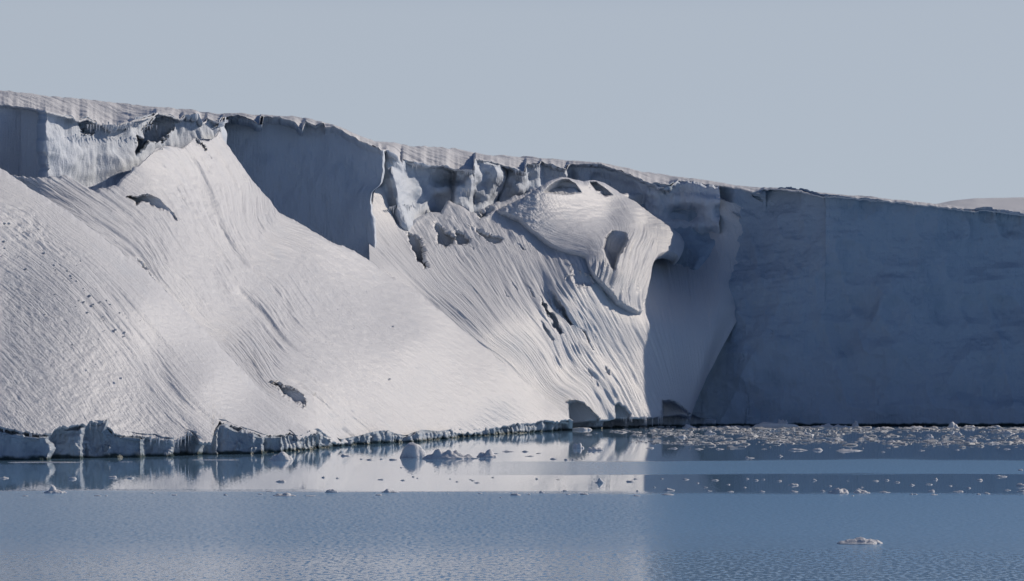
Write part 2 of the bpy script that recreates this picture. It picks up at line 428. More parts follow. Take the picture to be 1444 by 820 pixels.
# ------------------------------------------------------------------ overhanging snow hump
HUMP_TOP = scurve([(700, 296), (716, 289), (745, 274), (762, 263), (777, 254), (790, 250), (800, 250), (812, 254), (822, 256), (830, 254), (838, 254), (852, 258), (866, 266), (880, 276), (895, 284), (910, 295), (930, 309), (947, 322), (958, 330), (964, 338), (965.5, 345)], 2)
HUMP_BOT = scurve([(700, 296.5), (716, 300), (735, 308), (745, 318), (760, 330), (775, 342), (795, 352), (815, 357), (829, 360), (831, 372), (838, 386), (850, 398), (860, 408), (872, 422), (890, 434), (900, 439), (905, 440), (909, 432), (912, 412), (917, 388), (922, 368), (930, 357), (942, 354), (952, 357), (958, 364), (961, 362), (963, 354), (965.5, 345.5)], 2)
YH = TPS([(700, 296, 502), (716, 292, 503), (745, 274, 505), (745, 318, 500), (777, 256, 509), (775, 300, 504), (775, 342, 498), (815, 357, 495.5), (829, 360, 494.5), (840, 345, 498), (812, 256, 517), (850, 256, 525), (820, 300, 511), (860, 310, 517), (895, 286, 528), (930, 309, 530), (895, 310, 521),
          (908, 318, 524), (895, 335, 510), (880, 350, 502), (964, 340, 533), (940, 335, 526), (925, 345, 520), (860, 350, 498), (850, 385, 491.5), (870, 400, 493.5), (890, 420, 496.5), (917, 446, 501.5), (900, 380, 502), (925, 390, 510), (950, 370, 523), (940, 395, 514)], 1e-3)
sH = flow([(0, [(716, 295), (760, 330), (829, 360)]), (6, [(777, 256), (810, 310), (850, 390)]), (13, [(850, 260), (890, 320), (865, 400)]), (20, [(900, 290), (900, 350), (885, 430)]), (27, [(935, 315), (930, 370), (917, 445)]), (33, [(962, 340), (950, 380), (935, 410)])])
def dH(px, py, s, t):
    front = sstep(0, 14, py - np.interp(px, [700, 780, 829, 850, 890, 905, 930, 966], [400, 400, 358, 362, 330, 310, 345, 352]))
    left = sstep(790, 730, px)
    return streaks(s, t, 65, .012, .8, 5, 4) + front * streaks(s, t, 66, .20, .9, 8, 4, .7) + left * .14 * fbm(px * .16, py * .2, 61, 4) + .09 * fbm(px * .035 + py * .06, py * .16 - px * .03, 62, 3) * (1 - front) * sstep(265, 300, py)
HH = [hollow([(764, 272), (772, 264), (782, 256), (792, 252), (802, 252), (812, 258), (818, 266), (821, 272), (806, 275), (785, 275)], 1.0, 1.0, rag=.6),
      hollow([(831, 256), (840, 256), (850, 262), (860, 270), (866, 276), (852, 278), (840, 272), (832, 262)], 1.0, 1.0, rag=.6),
      hollow([(849, 352), (853, 336), (862, 325), (874, 322), (884, 328), (887, 338), (880, 352), (872, 366), (866, 382), (858, 372), (852, 362)], rag=.8)]
hump, _ = patch(np.arange(700, 965.6, 0.8), HUMP_TOP, HUMP_BOT, YH, 260, dents=HH, sfn=sH, disp=dH, rnd=(9, 2.2), skirt=(5, 8, 6), curl=(4, 5, 1.2), name='snow_hump', mat=M_slope, rag=.5, ragseed=24)

# ------------------------------------------------------------------ upper cliffs: lip of the plateau and the broken walls under it
LIP_PTS = [(-200, 140), (0, 147), (40, 152), (67, 158), (100, 166), (112, 170), (122, 168), (140, 175), (160, 178), (181, 173), (200, 168), (217, 163), (220, 159), (240, 163), (254, 168), (258, 163), (276, 160), (284, 174), (291, 171), (292, 166), (300, 170), (312, 173), (314, 165), (330, 163), (352, 168), (366, 176), (367, 164),
           (395, 166), (415, 172), (426, 184), (431, 171), (445, 178), (455, 174), (456, 180), (470, 178), (485, 186), (500, 194), (512, 201), (525, 206), (534, 209), (538, 214), (545, 211), (557, 219), (566, 232), (568, 226), (585, 229), (602, 233), (625, 233), (640, 238), (652, 240), (666, 238), (668, 241), (670, 232), (655, 222), (646, 217),
           ]
LIP_PTS = [p for p in LIP_PTS if p[0] not in (670, 655, 646)] + [(669, 224), (690, 227), (705, 231), (711, 234), (725, 238), (740, 243), (741, 230), (760, 233), (763, 228), (785, 234), (799, 240), (802, 233), (807, 232), (830, 231), (848, 232), (867, 238), (890, 247), (910, 256), (923, 261), (932, 264), (944, 266), (948, 260), (955, 255), (980, 257), (1010, 262),
           (1040, 266), (1072, 273), (1076, 266), (1100, 267), (1135, 271), (1163, 278), (1175, 277), (1212, 281), (1240, 283), (1275, 287), (1324, 292), (1350, 295), (1375, 299), (1382, 296), (1444, 304), (1600, 316), (2200, 330)]
lip = curve(LIP_PTS)
SKYLINE = scurve([(-200, 104), (0, 128), (60, 133), (110, 139), (180, 147), (240, 153), (300, 160), (340, 161), (410, 165), (440, 169), (465, 175), (480, 181), (500, 189), (520, 197), (532, 201), (560, 203), (600, 206), (650, 212), (700, 219), (740, 222), (800, 228), (850, 231), (900, 241), (940, 248), (1000, 256), (1040, 261), (1080, 264.5),
                  (1130, 269), (1180, 275), (1250, 282), (1300, 286), (1340, 290), (1444, 298), (1600, 308), (2200, 322)], 6)
# depth of the lip
LIPY_PTS = [(-200, 397), (0, 401), (30, 403), (52, 402), (64, 393), (100, 399), (150, 407), (200, 414), (220, 418), (222, 422), (254, 427), (259, 429), (286, 432), (292, 435), (312, 437), (316, 472), (366, 472), (369, 475), (426, 474), (431, 476), (456, 476), (500, 475), (538, 474), (542, 483), (560, 487), (568, 496), (602, 501), (640, 506), (668, 506), (671, 515),
            (711, 523), (740, 526), (743, 532), (760, 533.5), (764, 537.5), (799, 539.5), (804, 544.5), (860, 545.5), (910, 541), (944, 538), (957, 543), (1010, 541), (1045, 537), (1072, 532), (1076, 533), (1120, 525), (1163, 519), (1300, 520), (1444, 522), (2200, 550)]
lipY = curve(LIPY_PTS)

def cliff(px0, px1, step, bot, prof, rows, dispf, name, dents=(), warp=None, mat=None):
    px = np.arange(px0, px1, step)
    yt = lip(px) + .5 * noise(px * .5, px * 0, 91) + .8 * noise(px * .17, px * 0, 92)
    yb = np.maximum(bot(px), yt + 1)
    v = np.linspace(0, 1, rows)[:, None] ** 1.15
    PX = np.repeat(px[None, :], rows, 0); PY = yt + (yb - yt) * v
    Y = prof(PX, PY, (PY - yt))
    for d in dents:
        Y = dent(PX, PY, Y, **d)
    P = world(PX + (warp(PX, PY) if warp else 0), PY, Y)
    P = P + normals(P) * dispf(PX, PY)[..., None]
    s = PX * .115; t = PY * .115
    return structure(name, grid_mesh(name, P, np.stack([s, t], -1), mat or M_cliff))

# left: dark alcove, icicle-hung wall, notch below the cornice
def prof_left(px, py, d):
    px0 = px
    px = px + (5 * noise(py * .045, py * 0, 35) + 2 * noise(py * .16, py * 0, 36)) * np.exp(-((px - 60) / 14) ** 2)
    Y = np.interp(px, [-200, 0, 30, 52, 64, 100, 150, 200, 222, 226, 250, 290, 312, 322], [398, 402, 404, 404, 394, 400, 408, 416, 421, 423, 428, 434, 438, 446])
    Y = Y + .6 * sstep(0, 5, d) * sstep(0, 30, px - 66) - 0.03 * (py - 170) * sstep(60, 100, px)
    k = sstep(.5, 5, d)
    return lipY(px0) * (1 - k) + Y * k
def dL(px, py):
    wall = sstep(58, 74, px)
    n = streaks(px * .1, py * .1, 81, .22, .7, 4.5, 4, .6)
    lumps = .6 * fbm(px * .03, py * .035, 82, 2)
    cols = .45 * np.abs(noise(px * .14 + .6 * noise(px * .03, py * .05, 5), py * .03, 83)) * sstep(130, 170, px)
    return wall * (n + lumps + cols) + (1 - wall) * .2 * lumps
HL = [hollow([(113, 170), (122, 168), (136, 174), (138, 182), (130, 190), (118, 186), (112, 178)]),
      hollow([(188, 196), (200, 190), (216, 176), (224, 166), (250, 168), (252, 180), (232, 196), (212, 202), (190, 224)], rag=2.5)]
cliff_left = cliff(-200, 322, 1.0, lambda x: np.interp(x, [-200, 322], [290, 290]), prof_left, 150, dL, 'ice_cliff', HL)

# the deep shaded bay between the two slopes
def prof_bay(px, py, d):
    smooth = scurve([(306, 475), (330, 475), (420, 478), (500, 477), (530, 475), (600, 474)], 30)(px) + 3 * sstep(537, 541, px)
    k = sstep(2, 10, d)
    return (lipY(px) + .4 * sstep(0, 3, d)) * (1 - k) + smooth * k - .03 * (py - 185)
def dB(px, py):
    return .5 * fbm(px * .014, py * .012, 84, 3) + .12 * fbm(px * .09, py * .05, 85, 3)
cliff(306, 541, 1.0, lambda x: np.interp(x, [306, 541], [300, 420]), prof_bay, 170, dB, 'ice_cliff', warp=lambda x, y: np.clip((x - 306) / 235, 0, 1) ** 6 * (3.5 * np.sin((y - 214) / 50 * math.pi) * sstep(200, 214, y) + 1.0 * noise(y * .12, y * 0, 44) - 13 * sstep(258, 274, y)))

# broken cornice and walls behind the middle slope and the hump
MIDW = scurve([(524, 490), (545, 488), (547, 487), (557, 487), (562, 490), (573, 498), (578, 500), (610, 505), (640, 511), (641, 508), (667, 508), (673, 517), (700, 518), (704, 520), (714, 529), (717, 527), (737, 528), (744, 534), (760, 535), (764, 539), (799, 541), (804, 546), (860, 547), (930, 541), (960, 542), (1016, 536)], 2.5)
def prof_mid(px, py, d):
    lean = (py - 250) * np.interp(px, [541, 548, 592, 610, 660, 676, 724, 748], [0, -.27, -.27, 0, 0, .42, .42, 0])
    W = MIDW(px + lean * sstep(5, 20, d))
    k = sstep(.5, 4.5, d + 1.2 * noise(px * .21, px * 0, 33))
    block = 1.8 * noise(px * .045, py * .06, 34) * sstep(6, 20, d)
    return lipY(px) * (1 - k) + (W + block) * k
def dM(px, py):
    return .35 * fbm(px * .05, py * .035, 86, 3) + .10 * fbm(px * .2, py * .1, 87, 3)
cliff_mid = cliff(524, 1016, 0.8, lambda x: np.interp(x, [541, 600, 700, 1016], [330, 330, 330, 330]), prof_mid, 140, dM, 'ice_cliff')

# icicles hanging from the broken cornice
def icicle_mesh():
    me = bpy.data.meshes.new('icicle')
    vv = []; n = 6
    for k, (r, z) in enumerate(((1, 0), (.72, -.3), (.38, -.68))):
        vv += [(r * math.cos(2 * math.pi * i / n + k), r * math.sin(2 * math.pi * i / n + k), z) for i in range(n)]
    vv.append((0.1, 0, -1))
    ff = [(k * n + i, k * n + (i + 1) % n, (k + 1) * n + (i + 1) % n, (k + 1) * n + i) for k in range(2) for i in range(n)]
    ff += [(2 * n + i, 2 * n + (i + 1) % n, 3 * n) for i in range(n)] + [tuple(range(n))[::-1]]
    me.from_pydata(vv, [], ff); me.update(); me.materials.append(M_slope)
    return me
ICM = icicle_mesh()
ri = np.random.RandomState(4)
ICI = [(550 + i * 2.3, 291 + (3 if i > 11 else 0) - .25 * i + ri.uniform(-1, 1), 485.5 + i * .55, ri.uniform(3, 8) if i not in (2, 11) else 14) for i in range(14)]
ICI += [(582 + i * 2.6, 231.5 + .12 * i * 2, 497.5 + i * .6, ri.uniform(4, 10)) for i in range(9)]
ICI += [(650 + i * 2.6, 262 + (4 if i % 3 else 9), 505.0, ri.uniform(4, 9)) for i in range(5)] + [(656 + i * 3, 240.5, 504.5, ri.uniform(5, 11)) for i in range(5)]
ICI += [(727, 239, 523.5, 9), (731, 241, 524, 7), (736, 243, 524.5, 12), (739, 243.5, 525, 20), (757, 234, 532, 10), (760, 234, 532, 14), (753, 233, 531.5, 6)]
ICI += [(124 + i * 4.2 + ri.uniform(-1, 1), 174 + ri.uniform(-2, 4), 401 + i * .62, ri.uniform(5, 14)) for i in range(24)]
for x, y, Yd, ln in ICI:
    m = Yd / F
    o = bpy.data.objects.new('icicle', ICM)
    o.location = ((x - CX) * m, Yd - .35, CAMH - (y - HY) * m)
    w_ = ri.uniform(.09, .16)
    o.scale = (w_, w_, ln * m); o.rotation_euler = (0, 0, ri.uniform(0, 6))
    o.parent = cliff_left if x < 300 else cliff_mid
    col.objects.link(o)

# the tall shaded wall to the right
def prof_right(px, py, d):
    sm = np.interp(px, [900, 955, 1010, 1075, 1163, 1300, 1444, 2200], [547, 545, 542, 533, 519.5, 520, 522, 550]); k = sstep(3, 14, d)
    top = lipY(px) * (1 - k) + sm * k; base = SHORE(px) + 1.5 + np.interp(px, [905, 985, 1050, 1150, 2200], [16, 6, 1, 0, 0])
    zf = np.clip((601 - py) / (601 - SKYLINE(px) - 3), 0, 1)
    Y = base + (top - base) * zf ** 1.3
    Y = Y + .5 * sstep(0, 8, d) + 4.5 * np.sin(math.pi * np.clip(zf, 0, 1)) * (.55 + .45 * noise(px * .011, zf * .6, 131)) * sstep(1040, 1150, px)
    return Y
def dR(px, py):
    x = px * .126; y = py * .126
    big = 1.5 * fbm(x * .045 + 3, y * .05, 88, 3)
    strata = .22 * fbm(x * .05 + .1 * y, y * .32 + .5 * noise(x * .06, y * .1, 3), 89, 4)
    grit = .24 * fbm(x * .5, y * .5, 90, 4)
    fac = 1.4 * np.abs(noise(x * .11 + .3 * y * .2, y * .09, 93)) + .8 * np.abs(noise(x * .2 - y * .05, y * .2, 94))
    notch = -1.2 * sstep(597, 600, py)
    return big + strata + grit - fac + notch
HR = [hollow([(1084, 463), (1090, 462), (1091, 470), (1085, 473)]), hollow([(1088, 457), (1091, 456), (1090, 460)]),
      hollow([(1052, 488), (1055, 489), (1050, 504), (1046, 518), (1044, 516), (1049, 500)])]
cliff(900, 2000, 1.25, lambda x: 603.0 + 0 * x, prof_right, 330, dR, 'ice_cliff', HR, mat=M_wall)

# ------------------------------------------------------------------ ice foot at the waterline
rng = np.random.RandomState(11)
steps = [76, 122, 208, 243, 256, 288, 309, 372, 400]
x = 406
while x < 800:
    steps.append(x); x += 4 + 9 * rng.rand() ** 2 * (1.6 if x < 600 else 1)
steps = np.array(steps + [806, 851, 870, 892, 916, 933, 975, 1010])
def foot_depth(px):
    k = np.concatenate([[-220, -100], steps])
    Yk = SHORE(k + 1.0)
    out = np.interp(px, k, Yk)
    i = np.clip(np.searchsorted(k, px) - 1, 0, len(k) - 2)
    fr = (px - k[i]) / (k[i + 1] - k[i])
    wdt = (k[i + 1] - k[i])
    ew = np.minimum(2.0 + 8.0 * _hash(i, i * 0 + 3, 9) ** 2, wdt * .4)
    e = sstep(0, 1, (fr * wdt - (wdt - ew)) / ew)
    return Yk[i] + (Yk[i + 1] - Yk[i]) * (0.12 * fr + .88 * e)
fx = np.arange(-200, 1010, 0.7)
yt = EDGE(fx) - 5
FY = foot_depth(fx)
rows = 64
v = np.linspace(0, 1, rows)[:, None]
slopeY = np.where(fx < 440, Y0(fx, EDGE(fx)), np.where(fx < 804, Y1(fx, EDGE(fx)), Y2(fx, EDGE(fx))))
yb = HY + F * (CAMH + .6) / FY
PX = np.repeat(fx[None], rows, 0); PY = yt + (yb - yt) * v
Yf = foot_depth(PX + 2.6 * noise(PY * .06, PX * .015, 121) + 1.0 * noise(PY * .3, PX * .06, 122))
cap = sstep(.10, .20, v)
Yf = np.maximum(Yf, slopeY + .5) * (1 - cap) + Yf * cap
und = np.interp(fx, [-200, 300, 372, 420, 800, 804, 1000], [1.6, 1.6, 1.2, .5, .4, 1.4, 1.6])
Yf = Yf + und * (sstep(0, .25, v) * sstep(1.2, .4, v)) + .6 * sstep(.86, 1.0, v)
P = world(PX, PY, Yf)
a = np.interp(fx, [-200, 370, 420, 800, 804, 1000], [.05, .05, .22, .22, .06, .06])
bul = sstep(.15, .75, noise(PX * .09 + .5 * noise(PY * .1, PX * .02, 7), PY * .035, 131)) * sstep(-.1, .5, noise(PX * .022, PX * 0, 132))
dd = .75 * bul * np.interp(fx, [-200, 395, 420, 1000], [1, 1, .3, .3]) * (.5 + .5 * noise(PX * .3, PY * .2, 133)) + a * (streaks(PX * .09, PY * .09, 101, .8, .9, 3.0, 4, .65)) + .05 * fbm(PX * .3, PY * .25, 102, 3) + .32 * fbm(PX * .05, PY * .04, 103, 3)
P = P + normals(P) * dd[..., None]
foot = structure('ice_foot', grid_mesh('ice_foot', P, np.stack([PX * .09, PY * .09], -1), M_foot))

rf = np.random.RandomState(8)
for k in range(110):
    x = rf.uniform(2, 420) if k < 85 else rf.uniform(860, 935)
    dens = noise(np.array([x * .06]), np.array([0.0]), 141)[0]
    if dens < -.15:
        continue
    Yd = float((Y0 if x < 440 else Y2)(x, float(EDGE(x)))) - .1
    m = Yd / F
    o = bpy.data.objects.new('icicle', ICM)
    o.location = ((x - CX) * m, Yd + .1, CAMH - (float(EDGE(x)) - 1.5 - HY) * m)
    w_ = rf.uniform(.06, .14)
    o.scale = (w_, w_, rf.uniform(.3, 1.3) * (1 + dens)); o.rotation_euler = (0, 0, rf.uniform(0, 6)); o.parent = foot
    col.objects.link(o)

# ------------------------------------------------------------------ plateau
px = np.arange(-200, 2000, 1.5)
rows = 70
v = np.linspace(0, 1, rows)[:, None]
yt = SKYLINE(px) + .6 * noise(px * .06, px * 0, 7) + .3 * noise(px * .25, px * 0, 8)
yb = np.maximum(lip(px) + .5 * noise(px * .5, px * 0, 91) + .8 * noise(px * .17, px * 0, 92), yt + .3)
PX = np.repeat(px[None], rows, 0); PY = yb + (yt - yb) * v
depth_back = np.interp(px, [-200, 300, 500, 700, 1000, 1300, 2000], [90, 70, 50, 80, 60, 50, 60])
lipS = scurve(LIPY_PTS, 70)(px)
Yp = lipS + (lipY(px) - .25 - lipS) * np.exp(-v * 9) + depth_back * v ** 1.25
P = world(PX, PY, Yp)
sd = P[..., 0] * .96 + P[..., 1] * .26
st = P[..., 0] * .26 - P[..., 1] * .96
P[..., 2] += (.16 * fbm(st * .03, sd * .25, 111, 4) + .13 * noise(st * .045, sd * .6, 112) + .10 * noise(st * .08, sd * 1.5, 113)) * sstep(0, .08, v)
back = np.concatenate([P[-1:] + np.array([0, d, -dz]) for d, dz in ((15, .2), (40, 1.5), (90, 4), (300, 14), (900, 60))], 0)
lipback = P[:1] + np.array([0, .35, -.2])
P = np.concatenate([lipback, P, back], 0)
uvp = np.stack([P[..., 0] * .96 + P[..., 1] * .26, P[..., 0] * .26 - P[..., 1] * .96], -1)
structure('ice_plateau', grid_mesh('ice_plateau', P, uvp, M_plate, flip=True))

# gentle snow dome far behind on the right
px = np.arange(1250, 2000, 4.0)
tt = scurve([(1250, 300), (1316, 288), (1345, 283), (1375, 280.5), (1390, 281), (1444, 281), (1600, 277), (2000, 285)], 8)(px)
v = np.linspace(0, 1, 20)[:, None]
PX = np.repeat(px[None], 20, 0); PY = 312 + (tt - 312) * v
P = world(PX, PY, 590 + 260 * v ** 1.2)
P[..., 2] += .5 * fbm(P[..., 0] * .05, P[..., 1] * .04, 115, 4)
P = np.concatenate([P, P[-1:] + np.array([0, 60, -4.]), P[-1:] + np.array([0, 400, -60.])], 0)
structure('snow_dome', grid_mesh('snow_dome', P, np.stack([P[..., 0] * .35 + P[..., 1] * .25, P[..., 0] * .9 - P[..., 1] * .45], -1), M_plate, flip=True))

# ------------------------------------------------------------------ water
def water_material():
    m, nt, b = mat_new('sea_water')
    L = nt.links
    geo = N(nt, 'ShaderNodeNewGeometry')
    sp = N(nt, 'ShaderNodeSeparateXYZ'); L.new(geo.outputs['Position'], sp.inputs[0])
    def noise_tex(scale, sx, sy, detail, rough=.5):
        mp = N(nt, 'ShaderNodeMapping'); L.new(geo.outputs['Position'], mp.inputs[0]); mp.inputs['Scale'].default_value = (sx, sy, 1)
        n = N(nt, 'ShaderNodeTexNoise', noise_dimensions='2D'); n.inputs['Scale'].default_value = scale; n.inputs['Detail'].default_value = detail; n.inputs['Roughness'].default_value = rough
        L.new(mp.outputs[0], n.inputs['Vector'])
        return n
    def math_(op, a, b_=None, c=None):
        n = N(nt, 'ShaderNodeMath', operation=op)
        for i, q in enumerate((a, b_, c)):
            if q is None: continue
            if hasattr(q, 'links'): L.new(q, n.inputs[i])
            else: n.inputs[i].default_value = q
        return n.outputs[0]
    # wind ripples near the camera, a calm belt under the ice, a breath of wind across it on the right
    wob = noise_tex(1, .02, .05, 4)
    yw = math_('ADD', sp.outputs[1], math_('MULTIPLY', math_('SUBTRACT', wob.outputs[0], .5), 26.0))
    near = math_('MULTIPLY', ramp(nt, yw, 240, 232), math_('MULTIPLY_ADD', ramp(nt, yw, 185, 140), -.55, 1.0))
    wob2 = noise_tex(1, .012, .04, 3)
    yw2 = math_('ADD', yw, math_('MULTIPLY', sp.outputs[0], -.10))
    belt = math_('MULTIPLY', ramp(nt, yw2, 270, 274), ramp(nt, yw2, 318, 312))
    belt = math_('MULTIPLY', belt, ramp(nt, sp.outputs[0], -12, 22))
    rip = math_('MAXIMUM', near, belt)
    # slopes of the ripples
    n1 = noise_tex(1, 3.6, 1.5, 3, .6); n2 = noise_tex(1, .35, .05, 3)
    patchy = noise_tex(1, .03, .06, 4)
    amp = math_('MULTIPLY_ADD', rip, 0.20, 0.006)
    amp = math_('MULTIPLY', amp, math_('MULTIPLY_ADD', patchy.outputs[0], 1.0, .5))
    sep = N(nt, 'ShaderNodeSeparateColor'); L.new(n1.outputs['Color'], sep.inputs[0])
    sx = math_('MULTIPLY', math_('SUBTRACT', sep.outputs[0], .5), math_('MULTIPLY', amp, math_('MULTIPLY_ADD', rip, 2.2, .8)))
    sy = math_('MULTIPLY', math_('SUBTRACT', sep.outputs[1], .5), math_('MULTIPLY', amp, 3.0))
    cb = N(nt, 'ShaderNodeCombineXYZ'); L.new(sx, cb.inputs[0]); L.new(sy, cb.inputs[1]); cb.inputs[2].default_value = 1
    nv = N(nt, 'ShaderNodeVectorMath', operation='NORMALIZE'); L.new(cb.outputs[0], nv.inputs[0])
    L.new(nv.outputs[0], b.inputs['Normal'])
    L.new(math_('MULTIPLY_ADD', rip, .23, .02), b.inputs['Roughness'])
    b.inputs['Base Color'].default_value = (0.19, 0.36, 0.58, 1)
    b.inputs['IOR'].default_value = 1.333
    b.inputs['Specular IOR Level'].default_value = 0.5
    return m
me = bpy.data.meshes.new('sea')
S = 20000.0
me.from_pydata([(-S, -S, 0), (S, -S, 0), (S, S, 0), (-S, S, 0)], [], [(0, 1, 2, 3)])
me.materials.append(water_material())
structure('sea', me)

# ------------------------------------------------------------------ floating ice
def n3(p, f, seed):
    return (noise(p[:, 0] * f, p[:, 1] * f + p[:, 2] * f * .7, seed) + noise(p[:, 1] * f + 9, p[:, 2] * f, seed + 1) + noise(p[:, 2] * f + 5, p[:, 0] * f + 3, seed + 2)) / 3

def floe_mesh(name, w, d, h, lumps, seed, na=40, nr=12, rough=.16, flat=False):
    """a piece of floating ice: ragged outline, height from a few lumps, broken edges, sides running below the water"""
    r = np.random.RandomState(seed)
    th = np.linspace(0, 2 * math.pi, na, endpoint=False)
    R = 1 + .18 * noise(np.cos(th) * 1.6 + seed, np.sin(th) * 1.6, seed) + .10 * noise(np.cos(th) * 4 + seed, np.sin(th) * 4, seed + 1)
    rho = np.linspace(0.04, 1, nr) ** .8
    X = (rho[:, None] * R * np.cos(th)) * w / 2; Yy = (rho[:, None] * R * np.sin(th)) * d / 2
    H = np.zeros_like(X)
    for (lx, ly, lr, lh) in lumps:
        q = ((X / (w / 2) - lx) ** 2 + ((Yy / (d / 2) - ly) * .6) ** 2) / lr ** 2
        H = np.maximum(H, lh * np.clip(1 - q, 0, 1) ** .55)
    e = np.clip((1 - rho[:, None]) / .14, 0, 1)
    H = (np.maximum(H, .22) * (.35 + .65 * e ** .6)) * h
    sc = max(h, .12)
    H = H * (1 + rough * 2.2 * fbm(X / sc * .9 + seed, Yy / sc * .9, seed + 5, 3)) + rough * .5 * h * np.abs(noise(X / sc * 2.4, Yy / sc * 2.4, seed + 8))
    H = np.maximum(H * (h / H.max()), .02)
    P = np.stack([X, Yy, H], -1)
    edge = P[-1:].copy(); edge[..., :2] *= 1.02 + .05 * noise(th * 3, th * 0, seed)[None, :, None]; edge[..., 2] *= .35
    low = P[-1:].copy(); low[..., :2] *= .96; low[..., 2] = -.12 - .3 * h
    P = np.concatenate([P, edge, low], 0)
    rows = P.shape[0]
    verts = P.reshape(-1, 3).tolist() + [(0, 0, float(H[0].mean()))]
    faces = [(k * na + i, (k + 1) * na + i, (k + 1) * na + (i + 1) % na, k * na + (i + 1) % na) for k in range(rows - 1) for i in range(na)]
    faces += [(len(verts) - 1, i, (i + 1) % na) for i in range(na)]
    me = bpy.data.meshes.new(name)
    me.from_pydata(verts, [], faces); me.update()
    me.polygons.foreach_set('use_smooth', np.full(len(faces), not flat, bool))
    me.materials.append(M_floe)
    return me

def place(name, px, py, wpx, hpx, label, cat, group=None, lumps=None, seed=1, ratio=.7, na=26, nr=8, rough=.16):
    Yd = F * CAMH / (py - HY)
    m = Yd / F
    w_, h_ = wpx * m, hpx * m
    d_ = max(w_ * ratio, .25)
    if lumps is None:
        r = np.random.RandomState(seed + 999)
        lumps = [(r.uniform(-.5, .5), r.uniform(-.3, .3), r.uniform(.35, .8), r.uniform(.5, 1)) for _ in range(3)] + [(r.uniform(-.4, .4), 0, .5, 1.0)]
    me = floe_mesh(name, w_, d_, h_, lumps, seed, na, nr, rough)
    o = bpy.data.objects.new(name, me)
    o.location = ((px - CX) * m * (1 + d_ / 2 / Yd), Yd + d_ / 2, 0)
    o['label'] = label; o['category'] = cat
    if group: o['group'] = group
    col.objects.link(o)
    return o

big = dict(na=72, nr=22)
place('ice_floe', 1213, 768, 66, 9.5, 'long low grey floe with a humped back alone on the rippled water', 'ice floe', seed=5, ratio=.55, rough=.10, lumps=[(-.75, 0, .4, .5), (-.3, 0, .5, .85), (.05, 0, .5, 1.0), (.45, 0, .5, .85), (.8, 0, .3, .5)], **big)
place('ice_floe', 76, 696, 30, 11, 'small floe with a raised pointed knob on calm water below the lit slope', 'ice floe', seed=8, rough=.2, lumps=[(-.1, 0, .35, 1.0), (-.3, .1, .3, .7), (.2, 0, .6, .45), (-.6, 0, .4, .35)], **big)
place('bergy_bit', 584, 646, 37, 22, 'rounded dome of blue ice, tallest of the cluster off the ice foot', 'ice block', seed=12, rough=.08, lumps=[(-.1, 0, .95, 1.0), (-.35, 0, .6, .9), (.5, 0, .5, .62)], **big)
place('bergy_bit', 636, 647.5, 74, 14, 'long jagged low ice block between the dome and the end lump', 'ice block', seed=15, ratio=.35, rough=.24, lumps=[(-.85, 0, .2, .5), (-.45, -.2, .3, .9), (-.1, 0, .3, .8), (.3, .2, .35, 1.0), (.65, 0, .3, .75), (.0, .3, .8, .55)], **big)
place('bergy_bit', 686, 645, 28, 11, 'short twin-topped ice lump at the end of the cluster', 'ice block', seed=17, rough=.2, lumps=[(-.5, 0, .4, .7), (.3, 0, .5, 1.0)], **big)
place('bergy_bit', 396, 650, 36, 13, 'wedge-shaped blue lump floating right against the ice foot', 'ice block', seed=21, rough=.1, lumps=[(.2, 0, .6, 1.0), (-.3, 0, .55, .7), (.6, 0, .4, .75)], **big)
place('ice_floe', 815, 632.5, 15, 8, 'small pale peaked floe near the sea cave', 'ice floe', seed=23, **big)
place('ice_floe', 840, 635.5, 22, 5.5, 'flat pale floe with one bright end near the sea cave', 'ice floe', seed=24, **big)
place('ice_floe', 820, 606.8, 28, 3.6, 'smooth flat slab lying in the mouth of the sea cave', 'ice floe', seed=25, rough=.04, lumps=[(0, 0, 1.4, 1.0)], **big)
place('ice_floe', 1182, 696.5, 32, 8, 'broad floe with a low crest on the edge of the ripples', 'ice floe', seed=31, lumps=[(.0, 0, .6, 1.0), (.5, 0, .5, .6), (-.6, 0, .4, .4)], **big)
place('ice_floe', 1214, 696, 22, 7, 'crumbly pale floe beside the broad low-crested one', 'ice floe', seed=32, rough=.3, **big)
place('ice_floe', 846, 681.5, 14, 7.5, 'small dark humped floe on the reflection of the lit slope', 'ice floe', seed=33, **big)
place('ice_floe', 400, 700, 28, 5, 'wide low two-humped floe at the edge of the ripples below the slope', 'ice floe', seed=34, lumps=[(-.4, 0, .4, .8), (.3, 0, .5, 1.0)], **big)
place('ice_floe', 468, 695, 16, 4.8, 'blocky steep-sided floe at the edge of the ripples', 'ice floe', seed=35, lumps=[(0, 0, 1.2, 1.0)], **big)
place('ice_floe', 551, 695, 24, 5, 'elongated floe with a tapering end at the edge of the ripples', 'ice floe', seed=36, lumps=[(-.3, 0, .6, 1.0), (.2, 0, .5, .7), (.6, 0, .4, .4)], **big)
place('bergy_bit', 1094, 603.5, 62, 8, 'long smooth blue slab grounded against the shaded wall', 'ice block', seed=41, ratio=.3, rough=.05, lumps=[(0, 0, 1.2, .8), (-.3, 0, .6, 1.0)], **big)
place('bergy_bit', 1104, 601.8, 17, 11, 'glittering knobbly ice lump perched behind the smooth blue slab', 'ice block', seed=42, rough=.4, lumps=[(0, 0, .5, 1.0), (-.5, 0, .4, .6), (.4, 0, .5, .8)], **big)
place('bergy_bit', 1174, 603, 60, 6, 'low lumpy ridge of brash ice at the foot of the shaded wall', 'ice block', seed=43, ratio=.3, rough=.3, **big)
place('bergy_bit', 1206, 602.5, 11, 8.5, 'upright rounded knob at the end of the lumpy ice ridge', 'ice block', seed=44, **big)
